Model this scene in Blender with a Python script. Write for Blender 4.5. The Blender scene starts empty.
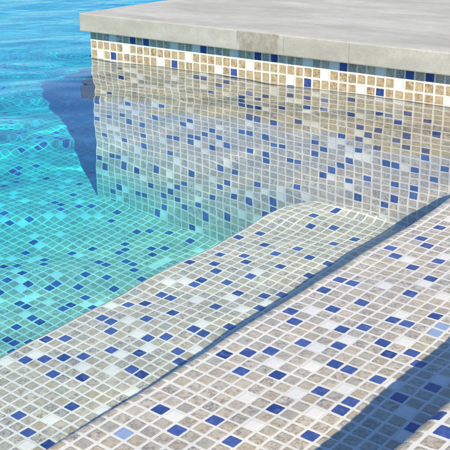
import bpy, math, random
from mathutils import Vector, Matrix

# ------------------------------------------------------------------ camera, light, exposure
U = 0.05                                    # one mosaic tile pitch, in metres
scene = bpy.context.scene
col = scene.collection

CAM = Vector((84.9182, -82.6779, 16.946)) * U
RGT = Vector((0.78416585, 0.62051706, -0.00651878))
UPV = Vector((-0.1957374, 0.25730042, 0.94629983))
FWD = Vector((-0.58887247, 0.74078004, -0.3232246))
cd = bpy.data.cameras.new('camera'); cam = bpy.data.objects.new('camera', cd); col.objects.link(cam)
cam.matrix_world = Matrix(((RGT.x, UPV.x, -FWD.x, CAM.x), (RGT.y, UPV.y, -FWD.y, CAM.y),
                           (RGT.z, UPV.z, -FWD.z, CAM.z), (0, 0, 0, 1)))
cd.sensor_width = 36.0
cd.lens = 1036.9932 / 450.0 * 36.0
cd.clip_start = 0.05; cd.clip_end = 500.0
scene.camera = cam

SUN_TO = Vector((1.26, -0.87, 1.0)).normalized()     # direction towards the sun
elev = math.asin(SUN_TO.z)
world = bpy.data.worlds.new('World'); scene.world = world; world.use_nodes = True
wn = world.node_tree; wn.nodes.clear()
sky = wn.nodes.new('ShaderNodeTexSky'); sky.sky_type = 'NISHITA'; sky.sun_disc = False
sky.sun_elevation = elev; sky.sun_rotation = math.atan2(SUN_TO.x, SUN_TO.y)
sky.altitude = 0; sky.air_density = 1.0; sky.dust_density = 0.0; sky.ozone_density = 8.0
bg = wn.nodes.new('ShaderNodeBackground'); bg.inputs['Strength'].default_value = 0.145
wo = wn.nodes.new('ShaderNodeOutputWorld')
wn.links.new(sky.outputs[0], bg.inputs[0]); wn.links.new(bg.outputs[0], wo.inputs[0])

sd = bpy.data.lights.new('sun', 'SUN'); sd.energy = 5.0; sd.angle = math.radians(0.5); sd.color = (1.0, 0.90, 0.67)
so = bpy.data.objects.new('sun', sd); col.objects.link(so)
so.rotation_euler = (-SUN_TO).to_track_quat('-Z', 'Y').to_euler()
sd.cycles.is_caustics_light = True

vs = scene.view_settings
scene.display_settings.display_device = 'sRGB'
vs.view_transform = 'Standard'; vs.look = 'None'; vs.exposure = 0.65; vs.gamma = 1.0; vs.use_curve_mapping = False
scene.render.engine = 'CYCLES'
cy = scene.cycles
cy.use_denoising = True; cy.denoiser = 'OPENIMAGEDENOISE'
cy.max_bounces = 10; cy.diffuse_bounces = 3; cy.glossy_bounces = 4; cy.transmission_bounces = 8
cy.volume_bounces = 0; cy.transparent_max_bounces = 8
cy.caustics_refractive = True; cy.caustics_reflective = False
cy.sample_clamp_indirect = 6.0; cy.sample_clamp_direct = 0.0
cy.use_adaptive_sampling = False

rng = random.Random(11)

# ------------------------------------------------------------------ helpers
def tag(o, label=None, cat=None, group=None, kind=None):
    if label: o['label'] = label
    if cat: o['category'] = cat
    if group: o['group'] = group
    if kind: o['kind'] = kind
    return o

class NT:
    """small node-graph writer"""
    def __init__(self, name):
        self.m = bpy.data.materials.new(name); self.m.use_nodes = True
        self.t = self.m.node_tree; self.t.nodes.clear()
        self.out = self.t.nodes.new('ShaderNodeOutputMaterial')
    def put(self, sock, v):
        if isinstance(v, bpy.types.NodeSocket): self.t.links.new(v, sock)
        elif isinstance(v, (tuple, list)) and len(v) == 3 and sock.type == 'RGBA': sock.default_value = (*v, 1)
        else: sock.default_value = v
    def node(self, typ, out=0, props=None, **ins):
        n = self.t.nodes.new(typ)
        for k, v in (props or {}).items(): setattr(n, k, v)
        for k, v in ins.items():
            self.put(n.inputs[int(k[1:])] if k[0] == '_' and k[1:].isdigit() else n.inputs[k.replace('_', ' ')], v)
        return n.outputs[out]
    def math(self, op, a, b=0.0, c=0.0, clamp=False):
        return self.node('ShaderNodeMath', 0, {'operation': op, 'use_clamp': clamp}, _0=a, _1=b, _2=c)
    def mix(self, f, a, b, bl='MIX'):
        n = self.t.nodes.new('ShaderNodeMix'); n.data_type = 'RGBA'; n.blend_type = bl
        self.put(n.inputs[0], f); self.put(n.inputs[6], a); self.put(n.inputs[7], b)
        return n.outputs[2]
    def ss(self, x, a, b, lo=0.0, hi=1.0):
        n = self.t.nodes.new('ShaderNodeMapRange'); n.interpolation_type = 'SMOOTHSTEP'
        for i, v in enumerate((x, a, b, lo, hi)): self.put(n.inputs[i], v)
        return n.outputs[0]

# ------------------------------------------------------------------ materials
def tile_material():
    g = NT('glass_mosaic')
    uv = g.node('ShaderNodeUVMap', 0, {'uv_map': 'tiles'})
    at = g.t.nodes.new('ShaderNodeAttribute'); at.attribute_name = 'tile'
    sa = g.t.nodes.new('ShaderNodeSeparateXYZ'); g.t.links.new(at.outputs['Vector'], sa.inputs[0])
    kind, r1, r2 = sa.outputs
    su = g.t.nodes.new('ShaderNodeSeparateXYZ'); g.t.links.new(uv, su.inputs[0])
    fu = g.math('FRACT', su.outputs[0]); fv = g.math('FRACT', su.outputs[1])
    # small wobble of each tile in its cell
    ju = g.math('MULTIPLY', g.math('SUBTRACT', r1, 0.5), 0.05)
    jv = g.math('MULTIPLY', g.math('SUBTRACT', g.math('FRACT', g.math('MULTIPLY', r1, 17.3)), 0.5), 0.05)
    du = g.math('ABSOLUTE', g.math('ADD', g.math('SUBTRACT', fu, 0.5), ju))
    dv = g.math('ABSOLUTE', g.math('ADD', g.math('SUBTRACT', fv, 0.5), jv))
    half, rad = 0.415, 0.09
    qx = g.math('MAXIMUM', g.math('SUBTRACT', du, half - rad), 0.0)
    qy = g.math('MAXIMUM', g.math('SUBTRACT', dv, half - rad), 0.0)
    d = g.math('SUBTRACT', g.math('SQRT', g.math('ADD', g.math('MULTIPLY', qx, qx), g.math('MULTIPLY', qy, qy))), rad)
    # ragged edge
    c3 = g.t.nodes.new('ShaderNodeCombineXYZ')
    g.t.links.new(su.outputs[0], c3.inputs[0]); g.t.links.new(su.outputs[1], c3.inputs[1])
    g.t.links.new(g.math('MULTIPLY', r2, 40.0), c3.inputs[2])
    p = c3.outputs[0]
    edge = g.node('ShaderNodeTexNoise', 0, None, Vector=p, Scale=5.0, Detail=2.0)
    d = g.math('ADD', d, g.math('MULTIPLY', g.math('SUBTRACT', edge, 0.5), 0.05))
    face = g.ss(d, 0.015, -0.02)
    # mottling inside a stone-look tile
    n1 = g.node('ShaderNodeTexNoise', 0, None, Vector=p, Scale=2.3, Detail=3.0, Roughness=0.55)
    n2 = g.node('ShaderNodeTexNoise', 0, None, Vector=p, Scale=6.5, Detail=3.0, Roughness=0.6)
    n3 = g.node('ShaderNodeTexNoise', 0, None, Vector=p, Scale=17.0, Detail=3.0, Roughness=0.7)
    spot = g.math('MULTIPLY', g.ss(n1, 0.38, 0.58), g.ss(n2, 0.36, 0.60))
    spot = g.math('MULTIPLY', spot, g.ss(n3, 0.25, 0.62, 0.3, 1.0))
    spot = g.math('MULTIPLY', spot, g.ss(r2, 0.0, 1.0, 0.4, 1.0))
    base = g.mix(r1, (0.44, 0.365, 0.25), (0.55, 0.49, 0.385))
    base = g.mix(g.ss(n2, 0.35, 0.7), base, g.mix(r2, (0.47, 0.385, 0.25), (0.58, 0.53, 0.44)))
    dark = g.mix(g.math('FRACT', g.math('MULTIPLY', r1, 7.7)), (0.10, 0.10, 0.14), (0.19, 0.12, 0.075))
    tone = g.math('FRACT', g.math('MULTIPLY', r2, 13.1))
    base = g.mix(g.ss(tone, 0.55, 1.0, 0.0, 0.6), base, (0.385, 0.375, 0.335))        # some greyer
    base = g.mix(g.ss(tone, 0.30, 0.0, 0.0, 0.6), base, (0.60, 0.54, 0.44))         # some paler
    beige = g.mix(g.math('MULTIPLY', spot, 0.95), base, dark)
    tan = g.mix(g.math('MULTIPLY', spot, 1.0), g.mix(g.ss(n2, 0.35, 0.7), (0.47, 0.345, 0.20), (0.56, 0.44, 0.28)), (0.15, 0.085, 0.05))
    white = g.mix(g.math('MULTIPLY', n1, 0.35), (0.77, 0.74, 0.69), (0.66, 0.63, 0.57))
    navy = g.mix(r1, (0.010, 0.032, 0.16), (0.055, 0.095, 0.30))
    navy = g.mix(g.math('MULTIPLY', g.ss(n1, 0.45, 0.7), 0.6), navy, (0.10, 0.13, 0.36))
    pale = g.mix(n1, (0.22, 0.30, 0.50), (0.32, 0.40, 0.58))
    def is_kind(k): return g.math('COMPARE', kind, float(k), 0.3)
    c = g.mix(is_kind(4), beige, tan)
    c = g.mix(is_kind(1), c, white)
    c = g.mix(is_kind(2), c, navy)
    c = g.mix(is_kind(3), c, pale)
    gn = g.node('ShaderNodeTexNoise', 0, None, Vector=p, Scale=3.0, Detail=5.0)
    grout = g.mix(g.math('MULTIPLY', gn, 0.5), (0.73, 0.70, 0.645), (0.62, 0.595, 0.55))
    ge = g.t.nodes.new('ShaderNodeNewGeometry')
    dirt = g.node('ShaderNodeTexNoise', 0, None, Vector=ge.outputs['Position'], Scale=2.2, Detail=6.0, Roughness=0.65)
    pits = g.node('ShaderNodeTexNoise', 0, None, Vector=p, Scale=11.0, Detail=3.0)
    grout = g.mix(g.math('MULTIPLY', g.ss(dirt, 0.48, 0.72), 0.55), grout, (0.60, 0.545, 0.46))
    grout = g.mix(g.math('MULTIPLY', g.ss(pits, 0.60, 0.72), 0.45), grout, (0.46, 0.42, 0.36))
    c = g.mix(face, grout, c)
    bs = g.t.nodes.new('ShaderNodeBsdfPrincipled')
    g.put(bs.inputs['Base Color'], c)
    g.put(bs.inputs['Roughness'], g.ss(face, 0, 1, 0.85, 0.42))
    bs.inputs['Specular IOR Level'].default_value = 0.3
    tu = g.math('MULTIPLY', g.math('MULTIPLY', g.math('SUBTRACT', fu, 0.5), g.math('SUBTRACT', r2, 0.5)), 1.1)
    tv = g.math('MULTIPLY', g.math('MULTIPLY', g.math('SUBTRACT', fv, 0.5), g.math('SUBTRACT', r1, 0.5)), 1.1)
    hgt = g.math('ADD', g.ss(d, 0.03, -0.09), g.math('ADD', g.math('MULTIPLY', n1, 0.2), g.math('MULTIPLY', g.math('ADD', tu, tv), face)))
    bp = g.t.nodes.new('ShaderNodeBump'); bp.inputs['Strength'].default_value = 0.4
    bp.inputs['Distance'].default_value = 0.002
    g.put(bp.inputs['Height'], hgt); g.t.links.new(bp.outputs[0], bs.inputs['Normal'])
    g.t.links.new(bs.outputs[0], g.out.inputs['Surface'])
    return g.m

def stone_material(stain=None, seed=0.0):
    g = NT('limestone')
    tc = g.t.nodes.new('ShaderNodeTexCoord')
    mp = g.t.nodes.new('ShaderNodeMapping'); g.t.links.new(tc.outputs['Object'], mp.inputs[0])
    mp.inputs['Location'].default_value = (seed, seed * 1.7, seed * 0.4)
    v = mp.outputs[0]
    st = g.t.nodes.new('ShaderNodeMapping'); g.t.links.new(v, st.inputs[0]); st.inputs['Scale'].default_value = (1.0, 3.2, 3.2)
    st.inputs['Rotation'].default_value = (0, 0, 0.25)
    big = g.node('ShaderNodeTexNoise', 0, None, Vector=st.outputs[0], Scale=1.5, Detail=6.0, Roughness=0.6)
    vein = g.node('ShaderNodeTexNoise', 0, None, Vector=st.outputs[0], Scale=4.5, Detail=8.0, Roughness=0.65, Distortion=0.8)
    fine = g.node('ShaderNodeTexNoise', 0, None, Vector=v, Scale=80.0, Detail=4.0, Roughness=0.7)
    c = g.mix(g.ss(big, 0.3, 0.7), (0.345, 0.32, 0.275), (0.475, 0.455, 0.405))
    c = g.mix(g.math('MULTIPLY', g.ss(vein, 0.5, 0.72), 0.55), c, (0.38, 0.345, 0.295))
    c = g.mix(g.math('MULTIPLY', g.ss(vein, 0.42, 0.25), 0.5), c, (0.60, 0.58, 0.52))
    c = g.mix(g.math('MULTIPLY', g.ss(fine, 0.5, 0.7), 0.5), c, (0.33, 0.30, 0.26))
    mid = g.node('ShaderNodeTexNoise', 0, None, Vector=v, Scale=13.0, Detail=6.0, Roughness=0.7)
    c = g.mix(g.math('MULTIPLY', g.ss(mid, 0.45, 0.72), 0.45), c, (0.34, 0.305, 0.245))
    c = g.mix(g.math('MULTIPLY', g.ss(mid, 0.42, 0.25), 0.4), c, (0.60, 0.575, 0.515))
    if stain:
        x0, x1, z0 = stain
        sx = g.t.nodes.new('ShaderNodeSeparateXYZ'); g.t.links.new(tc.outputs['Object'], sx.inputs[0])
        wob = g.node('ShaderNodeTexNoise', 0, None, Vector=tc.outputs['Object'], Scale=11.0, Detail=5.0)
        wx = g.math('ADD', sx.outputs[0], g.math('MULTIPLY', g.math('SUBTRACT', wob, 0.5), 0.10))
        m = g.math('MULTIPLY', g.ss(wx, x0, x0 + 0.008), g.ss(wx, x1, x1 - 0.03))
        m = g.math('MULTIPLY', m, g.ss(sx.outputs[1], z0, z0 - 0.008))
        blot = g.node('ShaderNodeTexNoise', 0, None, Vector=tc.outputs['Object'], Scale=20.0, Detail=5.0, Roughness=0.65)
        c = g.mix(g.math('MULTIPLY', m, g.ss(blot, 0.3, 0.65, 0.3, 0.8)), c, (0.215, 0.175, 0.12))
    bs = g.t.nodes.new('ShaderNodeBsdfPrincipled')
    g.put(bs.inputs['Base Color'], c); bs.inputs['Roughness'].default_value = 0.75
    bs.inputs['Specular IOR Level'].default_value = 0.3
    bp = g.t.nodes.new('ShaderNodeBump'); bp.inputs['Strength'].default_value = 0.35; bp.inputs['Distance'].default_value = 0.002
    g.put(bp.inputs['Height'], g.math('ADD', fine, g.math('MULTIPLY', vein, 1.5)))
    g.t.links.new(bp.outputs[0], bs.inputs['Normal'])
    g.t.links.new(bs.outputs[0], g.out.inputs['Surface'])
    return g.m

def water_material():
    g = NT('water_surface')
    rf = g.t.nodes.new('ShaderNodeBsdfRefraction'); rf.inputs['Roughness'].default_value = 0.0
    rf.inputs['IOR'].default_value = 1.0857; rf.inputs['Color'].default_value = (1, 1, 1, 1)
    gs = g.t.nodes.new('ShaderNodeBsdfGlossy'); gs.inputs['Roughness'].default_value = 0.0
    gs.inputs['Color'].default_value = (1, 1, 1, 1)
    # capillary ripples, too fine for the mesh, out in the open water
    ge = g.t.nodes.new('ShaderNodeNewGeometry')
    sx = g.t.nodes.new('ShaderNodeSeparateXYZ'); g.t.links.new(ge.outputs['Position'], sx.inputs[0])
    rip = g.node('ShaderNodeTexNoise', 0, None, Vector=ge.outputs['Position'], Scale=8.0, Detail=3.0, Roughness=0.5)
    bp = g.t.nodes.new('ShaderNodeBump'); bp.inputs['Distance'].default_value = 0.007
    g.put(bp.inputs['Strength'], g.ss(sx.outputs[0], 2.0 * U, -26.0 * U, 0.0, 1.0))
    g.t.links.new(rip, bp.inputs['Height'])
    g.t.links.new(bp.outputs[0], rf.inputs['Normal']); g.t.links.new(bp.outputs[0], gs.inputs['Normal'])
    lw = g.t.nodes.new('ShaderNodeLayerWeight'); lw.inputs[0].default_value = 0.5
    fr = g.math('ADD', 0.012, g.math('MULTIPLY', g.math('POWER', lw.outputs['Facing'], 2.6), 0.29))
    mx = g.t.nodes.new('ShaderNodeMixShader'); g.put(mx.inputs[0], fr)
    g.t.links.new(rf.outputs[0], mx.inputs[1]); g.t.links.new(gs.outputs[0], mx.inputs[2])
    g.t.links.new(mx.outputs[0], g.out.inputs['Surface'])
    return g.m

ABS = (1.0, 0.062, 0.006)            # relative absorption of red, green, blue
ABS_TOP, ABS_BOT, ABS_K = -15.0, -29.0, 1.5   # the water gets murkier with depth ...
ABS_X, ABS_GX = 17.0, 0.08                    # ... and towards the deep end
def water_body_material():
    g = NT('water_body')
    ge = g.t.nodes.new('ShaderNodeNewGeometry')
    sx = g.t.nodes.new('ShaderNodeSeparateXYZ'); g.t.links.new(ge.outputs['Position'], sx.inputs[0])
    dz = g.math('DIVIDE', g.math('SUBTRACT', sx.outputs[2], ABS_TOP * U), (ABS_BOT - ABS_TOP) * U, clamp=True)
    dz = g.math('MULTIPLY', dz, dz)
    dx = g.math('MULTIPLY', g.math('MAXIMUM', g.math('SUBTRACT', ABS_X, g.math('DIVIDE', sx.outputs[0], U)), 0.0), ABS_GX)
    dx = g.math('ADD', 1.0, g.math('MINIMUM', dx, 4.0))
    va = g.t.nodes.new('ShaderNodeVolumeAbsorption')
    va.inputs['Color'].default_value = tuple(1 - a for a in ABS) + (1,)
    g.put(va.inputs['Density'], g.math('MULTIPLY', g.math('MULTIPLY', dz, dx), ABS_K))
    g.t.links.new(va.outputs[0], g.out.inputs['Volume'])
    g.m.cycles.volume_step_rate = 0.14
    return g.m

M_TILE = tile_material()

# ------------------------------------------------------------------ tiled surfaces
def tiled(name, nu, nv, fn, kind, su=None, sv=None, u0=0, v0=0, parent=None):
    """nu x nv tiles; fn(u, v) -> point in tile units; kind(i, j) -> tile kind; su(i)/sv(j): pieces a tile is cut into."""
    us, vs_ = [], []
    for i in range(nu):
        n = su(i) if su else 1
        us += [(i + k / n, i) for k in range(n)]
    for j in range(nv):
        n = sv(j) if sv else 1
        vs_ += [(j + k / n, j) for k in range(n)]
    ul = [u for u, _ in us] + [nu]; vl = [v for v, _ in vs_] + [nv]
    verts = [tuple(c * U for c in fn(u, v)) for u in ul for v in vl]
    W = len(vl); faces, uvs, att = [], [], []
    info = {}
    for a, (ua, i) in enumerate(us):
        for b, (vb, j) in enumerate(vs_):
            faces.append((a * W + b, (a + 1) * W + b, (a + 1) * W + b + 1, a * W + b + 1))
            e = 1e-4
            lo_u = ul[a] + e; hi_u = ul[a + 1] - e; lo_v = vl[b] + e; hi_v = vl[b + 1] - e
            uvs += [u0 + lo_u, v0 + lo_v, u0 + hi_u, v0 + lo_v, u0 + hi_u, v0 + hi_v, u0 + lo_u, v0 + hi_v]
            if (i, j) not in info: info[(i, j)] = (float(kind(i, j)), rng.random(), rng.random())
            att += info[(i, j)]
    me = bpy.data.meshes.new(name)
    me.from_pydata(verts, [], faces)
    ul_ = me.uv_layers.new(name='tiles'); ul_.data.foreach_set('uv', uvs)
    t = me.attributes.new('tile', 'FLOAT_VECTOR', 'FACE'); t.data.foreach_set('vector', att)
    me.materials.append(M_TILE); me.update()
    o = bpy.data.objects.new(name, me); col.objects.link(o); o.cycles.is_caustics_receiver = True
    if parent: o.parent = parent
    return o

def rand_kind():
    r = rng.random()
    return 2 if r < 0.095 else 1 if r < 0.19 else 3 if r < 0.197 else 0

N_T1 = {(-9,1),(-9,8),(-9,12),(-9,14),(-9,21),(-8,-6),(-8,2),(-8,7),(-8,14),(-8,20),(-8,24),(-8,27),(-7,0),(-7,3),(-7,10),(-7,23),(-6,-7),(-6,5),(-6,12),(-6,19),(-5,-5),(-5,1),(-5,8),(-5,21),(-4,6),(-4,9),(-4,15),(-4,18),(-3,-6),(-3,-2),(-3,4),(-3,11),(-2,1),(-2,4),(-2,8),(-2,11),(-1,7),(-1,13),(0,-3),(0,0),(0,1),(0,4),(0,8),(1,7),(2,3),(3,5),(4,1)}
W_T1 = {(-9,-10),(-8,9),(-7,-6),(-7,20),(-6,2),(-6,8),(-6,15),(-5,-2),(-5,5),(-5,22),(-4,3),(-4,7),(-4,17),(-3,-4),(-3,0),(-3,12),(-2,16),(-1,-1),(-1,2),(-1,9),(1,4),(3,2),(3,6),(4,0)}
L_T1 = {(-8,-9),(0,11),(0,12)}
N_T2 = {(29,-35),(29,-18),(29,-11),(30,-38),(30,-34),(30,-30),(30,-27),(30,-15),(30,-9),(31,-37),(31,-30),(31,-26),(31,-24),(31,-17),(32,-36),(32,-31),(32,-24),(32,-21),(32,-20),(32,-18),(32,-14),(32,-11),(32,-3),(33,-38),(33,-35),(33,-28),(33,-15),(33,-5),(33,-1),(34,-33),(34,-26),(34,-19),(34,-12),(35,-43),(35,-37),(35,-30),(35,-17),(35,-10),(35,-4),(36,-32),(36,-29),(36,-23),(36,-20),(36,-14),(37,-44),(37,-40),(37,-34),(37,-27),(37,-11),(37,-7),(38,-34),(38,-30),(38,-27),(38,-19),(38,-5),(39,-44),(39,-31),(39,-25),(39,-21),(39,-18),(39,-14),(39,-11)}
W_T2 = {(29,-39),(29,-28),(30,-37),(30,-22),(31,-21),(32,-29),(34,-36),(34,-30),(34,-23),(35,-33),(35,-16),(36,-35),(36,-31),(36,-21),(37,-42),(37,-26),(38,-45),(38,-22),(39,-39),(39,-36),(39,-29),(39,-20)}
N_WALL = {(0,18),(1,21),(1,26),(2,17),(2,24),(2,32),(3,29),(4,21),(4,25),(5,17),(6,25),(6,29),(7,17),(7,19),(7,21),(7,29),(8,27),(9,15),(9,24),(9,31),(10,12),(10,28),(10,30),(11,18),(11,21),(11,27),(12,26),(12,28),(13,15),(13,25),(13,29),(14,14),(14,18),(14,23),(14,31),(15,17),(15,28),(16,16),(16,29),(17,7),(17,15),(17,18),(17,26),(18,21),(18,24),(19,17),(19,28),(20,21),(20,25),(21,7),(21,14),(22,6),(22,9),(22,14),(22,17),(22,25),(23,11),(23,22),(24,6),(24,14),(24,17),(24,18),(25,11),(25,15),(25,24),(26,8),(26,15),(27,17),(28,10),(28,17),(28,21),(29,7),(30,15),(31,7),(31,14),(31,18),(32,17),(33,11),(33,16),(34,7),(34,15),(34,18),(35,13),(35,20),(36,10),(36,17),(37,9),(37,12),(38,6),(38,14),(38,20),(39,7),(39,10),(39,14),(39,17),(40,11),(41,14),(41,17),(41,18),(42,11),(43,8),(43,15),(44,13)}
N_FLOOR = {(-5,-11),(-3,-12),(-3,-5),(-3,-2),(-2,-10),(-2,-5),(0,-4),(2,-13),(3,-15),(5,-18),(6,-15),(7,-21),(7,-19),(7,-16),(7,-12),(8,-10),(9,-20),(9,-4),(10,-7),(11,-23),(11,-19),(11,-18),(11,-12),(12,-15),(12,-12),(12,-2),(13,-17),(13,-10),(13,-6),(14,-26),(14,-24),(14,-14),(14,-5),(15,-24),(15,-21),(15,-20),(15,-18),(15,-11),(16,-28),(16,-15),(17,-29),(17,-27),(17,-19),(17,-12)}

def soft_kind(blue=0.0):              # inside the stretches whose blue tiles are mostly known
    q = rng.random()
    return 1 if q < 0.07 else 2 if q < 0.07 + blue else 0

ZW = -2.75                            # water level
Z0, Z1, Z2, ZF = -5.6, -14.2269, -22.8804, -32.3
XE = 106                              # far end of the steps
YN = -130                             # pool side nearest the camera's back
HALF = math.pi / 2

# pool floor, flat tile sheet
def k_floor(i, j):
    x, y = i - 215, j - 135
    if -6 <= x <= 18 and -30 <= y <= 0: return 2 if (x, y) in N_FLOOR else soft_kind(0.06)
    if x < -30: return 2 if rng.random() < 0.03 else 0
    return rand_kind()
fl = tiled('pool_floor', 245, 345, lambda u, v: (u - 215, v - 135, ZF), k_floor)
tag(fl, kind='structure')

# wall under the coping
def drop(v):                          # v tiles down the wall -> (distance out from the wall, height)
    return 0.0, -v
NAVY1 = {6, 8, 16}; WHITE1 = {3, 12, 15}
def k_wall(i, j):
    m = i % 17
    if j == 0: return 2 if m in NAVY1 else 1 if m in WHITE1 else 0
    if j == 1: return 1 if m in (5, 14) else 4
    if j == 2: return 2 if m in (3, 12) else 1 if m in (1, 10) else 4
    if i <= 44: return 2 if (i, j) in N_WALL or (j in (4, 5) and rng.random() < 0.08) else soft_kind(0.035)
    return rand_kind()
wall = tiled('pool_wall', 110, 33, lambda u, v: (u, -drop(v)[0], drop(v)[1]), k_wall,
             su=lambda i: 1, sv=lambda j: 1)
tag(wall, 'mosaic tiled pool wall with a dark blue shaded top row under the stone coping', 'pool wall')
side = tiled('side_face', 150, 33, lambda u, v: (-drop(v)[0], u, drop(v)[1]), lambda i, j: rand_kind(), parent=wall)
# steps: tread with rounded nosing and riser
def make_step(label, z, edge, gx, gy, width, drop_rows, kindfn):
    rn = 0.62                         # nosing radius
    first = gx                        # tile line next to the nosing tile (tread side)
    flat_end = edge + rn
    L = (first - flat_end) + HALF * rn
    def pillow(v):                    # the rounded edge swells over each tile and dips at its grout line
        f = abs(v - gy_off - round(v - gy_off))
        return 0.05 * max(0.0, 1 - f / 0.22) ** 1.5
    gy_off = 0.0
    def prof(s, dip=0.0):             # s in tiles from 'first' towards and down the riser
        if s <= 0: return first - s, z
        q = s * L if s <= 1 else L + (s - 1)
        if q <= first - flat_end: return first - q, z
        q -= first - flat_end
        if q <= HALF * rn:
            a = q / rn; k = rn - dip * min(1.0, a * 1.6)
            return flat_end - k * math.sin(a), z - rn + k * math.cos(a) + (rn - k) * (1 - min(1.0, a * 1.6))
        return edge + dip, z - rn - (q - HALF * rn)
    NCV = 1                           # the last row is cut where it meets the wall
    def fn(u, v):                     # u: across the tread (0 = far side); v: from the wall out
        x, zz = prof(u - width, pillow(v))
        y = gy * v if v < NCV else gy - (v - NCV)
        c = max(0.0, 3.3 + y)                          # the edge swings back where it runs into the wall
        x += (3.3 - math.sqrt(max(0.0, 3.3 ** 2 - c * c))) * max(0.0, 1 - max(0.0, x - edge) / 9) ** 2
        return x, y, zz + 0.5 * max(0.0, 1 + y / 1.2) ** 2
    ny = int(-YN + gy) + NCV
    o = tiled('pool_step', width + 1 + drop_rows, ny, fn,
              lambda i, j: kindfn(math.floor(first + (width - i) - 0.5), j, NCV),
              su=lambda i: 7 if i == width else 1, sv=lambda j: 8 if j < 75 else 1)
    return tag(o, label, 'pool step', 'mosaic tiled steps going down into the pool')

def k_t2(x, j, ncv):                  # x: whole number below the tile centre
    i = math.floor(x + 0.5 - 0.206 + 0.25); y = round(-0.133 - (j - ncv) - 0.5 - 0.3673)
    if i <= 40: return 2 if (i, y) in N_T2 else 1 if (i, y) in W_T2 else 0
    return rand_kind()
def k_t1(x, j, ncv):
    i = round(x + 0.5 + 0.137 - 58.1372); y = round(-0.273 - (j - ncv) - 0.5 + 38.7728)
    if -10 <= i <= 5 and -9 <= y <= 28: return 2 if (i, y) in N_T1 else 1 if (i, y) in W_T1 else 3 if (i, y) in L_T1 else 0
    return rand_kind()
def k_t0(x, j):                       # only the nosing corner shows
    if j > 60 or j < 35 or x > 75: return rand_kind()
    return 2 if (x <= 67 and j == 47) or (x == 68 and j == 48) else 0
s2 = make_step('lowest visible pool step, grey mosaic tread meeting the turquoise floor', Z2, 28.1, 28.706, -0.133, 21, 13, k_t2)
s1 = make_step('middle pool step, broad cream mosaic tread with scattered blue tiles', Z1, 47.65, 48.637, -0.273, 21, 12, k_t1)
s0 = make_step('top pool step, only its wavy sunlit nosing showing at the lower right corner', Z0, 67.3, 68.1, -0.2, 38, 12,
               lambda x, j, n: k_t0(x, j))

# ------------------------------------------------------------------ coping
def slab(name, x0, x1, y0, y1, z0, z1, mat, bev=0.09, joints=False):
    import bmesh
    bm = bmesh.new()
    bmesh.ops.create_cube(bm, size=1.0)
    for v in bm.verts:
        v.co = Vector(((x0 if v.co.x < 0 else x1) * U, (y0 if v.co.y < 0 else y1) * U, (z0 if v.co.z < 0 else z1) * U))
    es = [e for e in bm.edges if not joints or all(abs(v.co.y - y0 * U) < 1e-6 for v in e.verts) and abs(e.verts[0].co.x - e.verts[1].co.x) > 1e-4
          or x0 < 0 and all(abs(v.co.x - x0 * U) < 1e-6 for v in e.verts)]
    bmesh.ops.bevel(bm, geom=es, offset=bev * U, segments=2, profile=0.6, affect='EDGES')
    me = bpy.data.meshes.new(name); bm.to_mesh(me); bm.free()
    me.materials.append(mat)
    o = bpy.data.objects.new(name, me); col.objects.link(o)
    return o
TC = 2.016; OV = 0.856
G = 0.02
cuts = [-OV, 11.56, 21.52, 27.21, 34.57, 47.0, 58.0, 70.0, 88.0, 109.0]
labels = ['pale stone coping slab forming the projecting corner over the water',
          'pale stone coping slab second from the corner, left of the stained slab',
          'narrow stone coping slab with a dark damp stain on its front edge',
          'short clean stone coping slab just right of the stained slab',
          'long stone coping slab running out of the picture at the right edge']
M_MORTAR = stone_material(None, 9.0)
for k in range(len(cuts) - 1):
    st = (21.56 * U, 26.7 * U, (-OV + 0.12) * U) if k == 2 else None
    o = slab('coping_stone' if k < 5 else 'pavement', cuts[k] + G, cuts[k + 1] - G, -OV, 150, 0.0 + 0.012, TC, stone_material(st, 0.0), 0.12, True)
    if k:
        j = slab('mortar_joint', cuts[k] - G, cuts[k] + G, -OV + 0.05, 149.9, 0.05, TC - 0.05, M_MORTAR, 0.004)
        j.parent = o
    if k < 5: tag(o, labels[k], 'coping stone', 'stone coping slabs along the pool edge')
    else: tag(o, kind='structure')

# ------------------------------------------------------------------ pool surround out of frame
def ring_box(name, x0, x1, y0, y1, z0, z1, mat):
    o = slab(name, x0, x1, y0, y1, z0, z1, mat, 0.2); tag(o, kind='structure'); return o
pave = stone_material(None, 50.0)
ring_box('pavement', XE, XE + 400, -600, 600, ZF - 2, TC - 0.05, pave)
ring_box('pavement', -700, XE - 0.1, -600, YN, ZF - 2, TC - 0.05, pave)
ring_box('pavement', -700, -214, YN + 0.1, 600, ZF - 2, TC - 0.05, pave)
ring_box('pavement', -213.9, -0.5, 208, 600, ZF - 2, TC - 0.05, pave)

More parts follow.
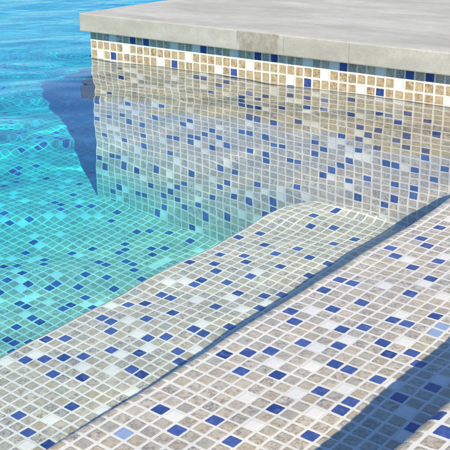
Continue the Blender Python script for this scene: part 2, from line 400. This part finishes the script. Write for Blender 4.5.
# ------------------------------------------------------------------ water
wr = random.Random(5)
WAVES = []
def add_waves(n, l0, l1, slope, ang0, spread):
    for _ in range(n):
        lam = math.exp(wr.uniform(math.log(l0), math.log(l1))); a = ang0 + wr.gauss(0, spread)
        k = 2 * math.pi / lam
        WAVES.append((k * math.cos(a), k * math.sin(a), wr.uniform(0, 2 * math.pi), slope / k / math.sqrt(n) * 1.41))
VIEW = math.atan2(FWD.y, FWD.x)
add_waves(5, 26, 50, 0.012, VIEW, 0.5)
add_waves(8, 10, 22, 0.034, VIEW, 0.7)
add_waves(10, 4, 9, 0.024, VIEW, 1.0)
SWELL = WAVES; WAVES = []
add_waves(14, 2.4, 5.0, 0.009, VIEW, 1.0)
CHOP = WAVES; WAVES = SWELL
def lines(lo, hi, d0, d1, step, coarse):
    v = []; x = lo
    while x < hi:
        v.append(x)
        x += step if d0 <= x < d1 else min(coarse, max(step, (d0 - x) * 0.3 if x < d0 else (x - d1) * 0.3 + step))
    v.append(hi); return v
def make_water():
    import numpy as np
    EDGE, EDGEX = -0.45, -0.03
    snap = lambda v, e: np.array(sorted([x for x in v if abs(x - e) > 0.15] + [e]))
    xs = snap(lines(-213, XE - 0.05, -75, 92, 0.4, 8), EDGEX); ys = snap(lines(YN + 0.15, 207, -70, 85, 0.4, 8), EDGE)
    X, Y = np.meshgrid(xs, ys, indexing='ij')
    H = np.zeros_like(X)
    for kx, ky, ph, a in WAVES: H += a * np.sin(kx * X + ky * Y + ph)
    t = np.clip((X - 4.0) / 26.0, 0, 1)                    # calmer over the shallow steps
    q = np.clip((-4.0 - Y) / 16.0, 0, 1)
    H *= 1.0 - (0.25 + 0.5 * q * q * (3 - 2 * q)) * t * t * (3 - 2 * t)
    H *= 1.0 - 0.5 * np.clip((1.0 - X) / 8.0, 0, 1)          # long easy ripples in the open water
    c = np.clip((2.0 - X) / 22.0, 0, 1)                    # short chop only out in the open water
    S = np.zeros_like(X)
    for kx, ky, ph, a in CHOP: S += a * np.sin(kx * X + ky * Y + ph)
    H += c * S
    nx, ny = X.shape
    V = np.stack([X, Y, ZW + H], -1).reshape(-1, 3) * U
    idx = np.arange(nx * ny).reshape(nx, ny)
    keep = ~((xs[:-1, None] >= EDGEX - 1e-6) & (ys[None, :-1] >= EDGE - 1e-6))
    F = np.stack([idx[:-1, :-1], idx[1:, :-1], idx[1:, 1:], idx[:-1, 1:]], -1)[keep].tolist()
    V = V.tolist()
    me = bpy.data.meshes.new('pool_water'); me.from_pydata(V, [], F)
    me.polygons.foreach_set('use_smooth', [True] * len(me.polygons))
    me.materials.append(water_material()); me.update()
    o = bpy.data.objects.new('pool_water', me); col.objects.link(o)
    o.cycles.is_caustics_caster = True
    tag(o, kind='structure')
    # the tinted body of water: absorption only, clear above the shallow steps
    b = slab('water_body', -120, XE + 2, -110, 125, ZF - 0.8, 24.0, water_body_material(), 0.05)
    return tag(b, kind='structure')
make_water()
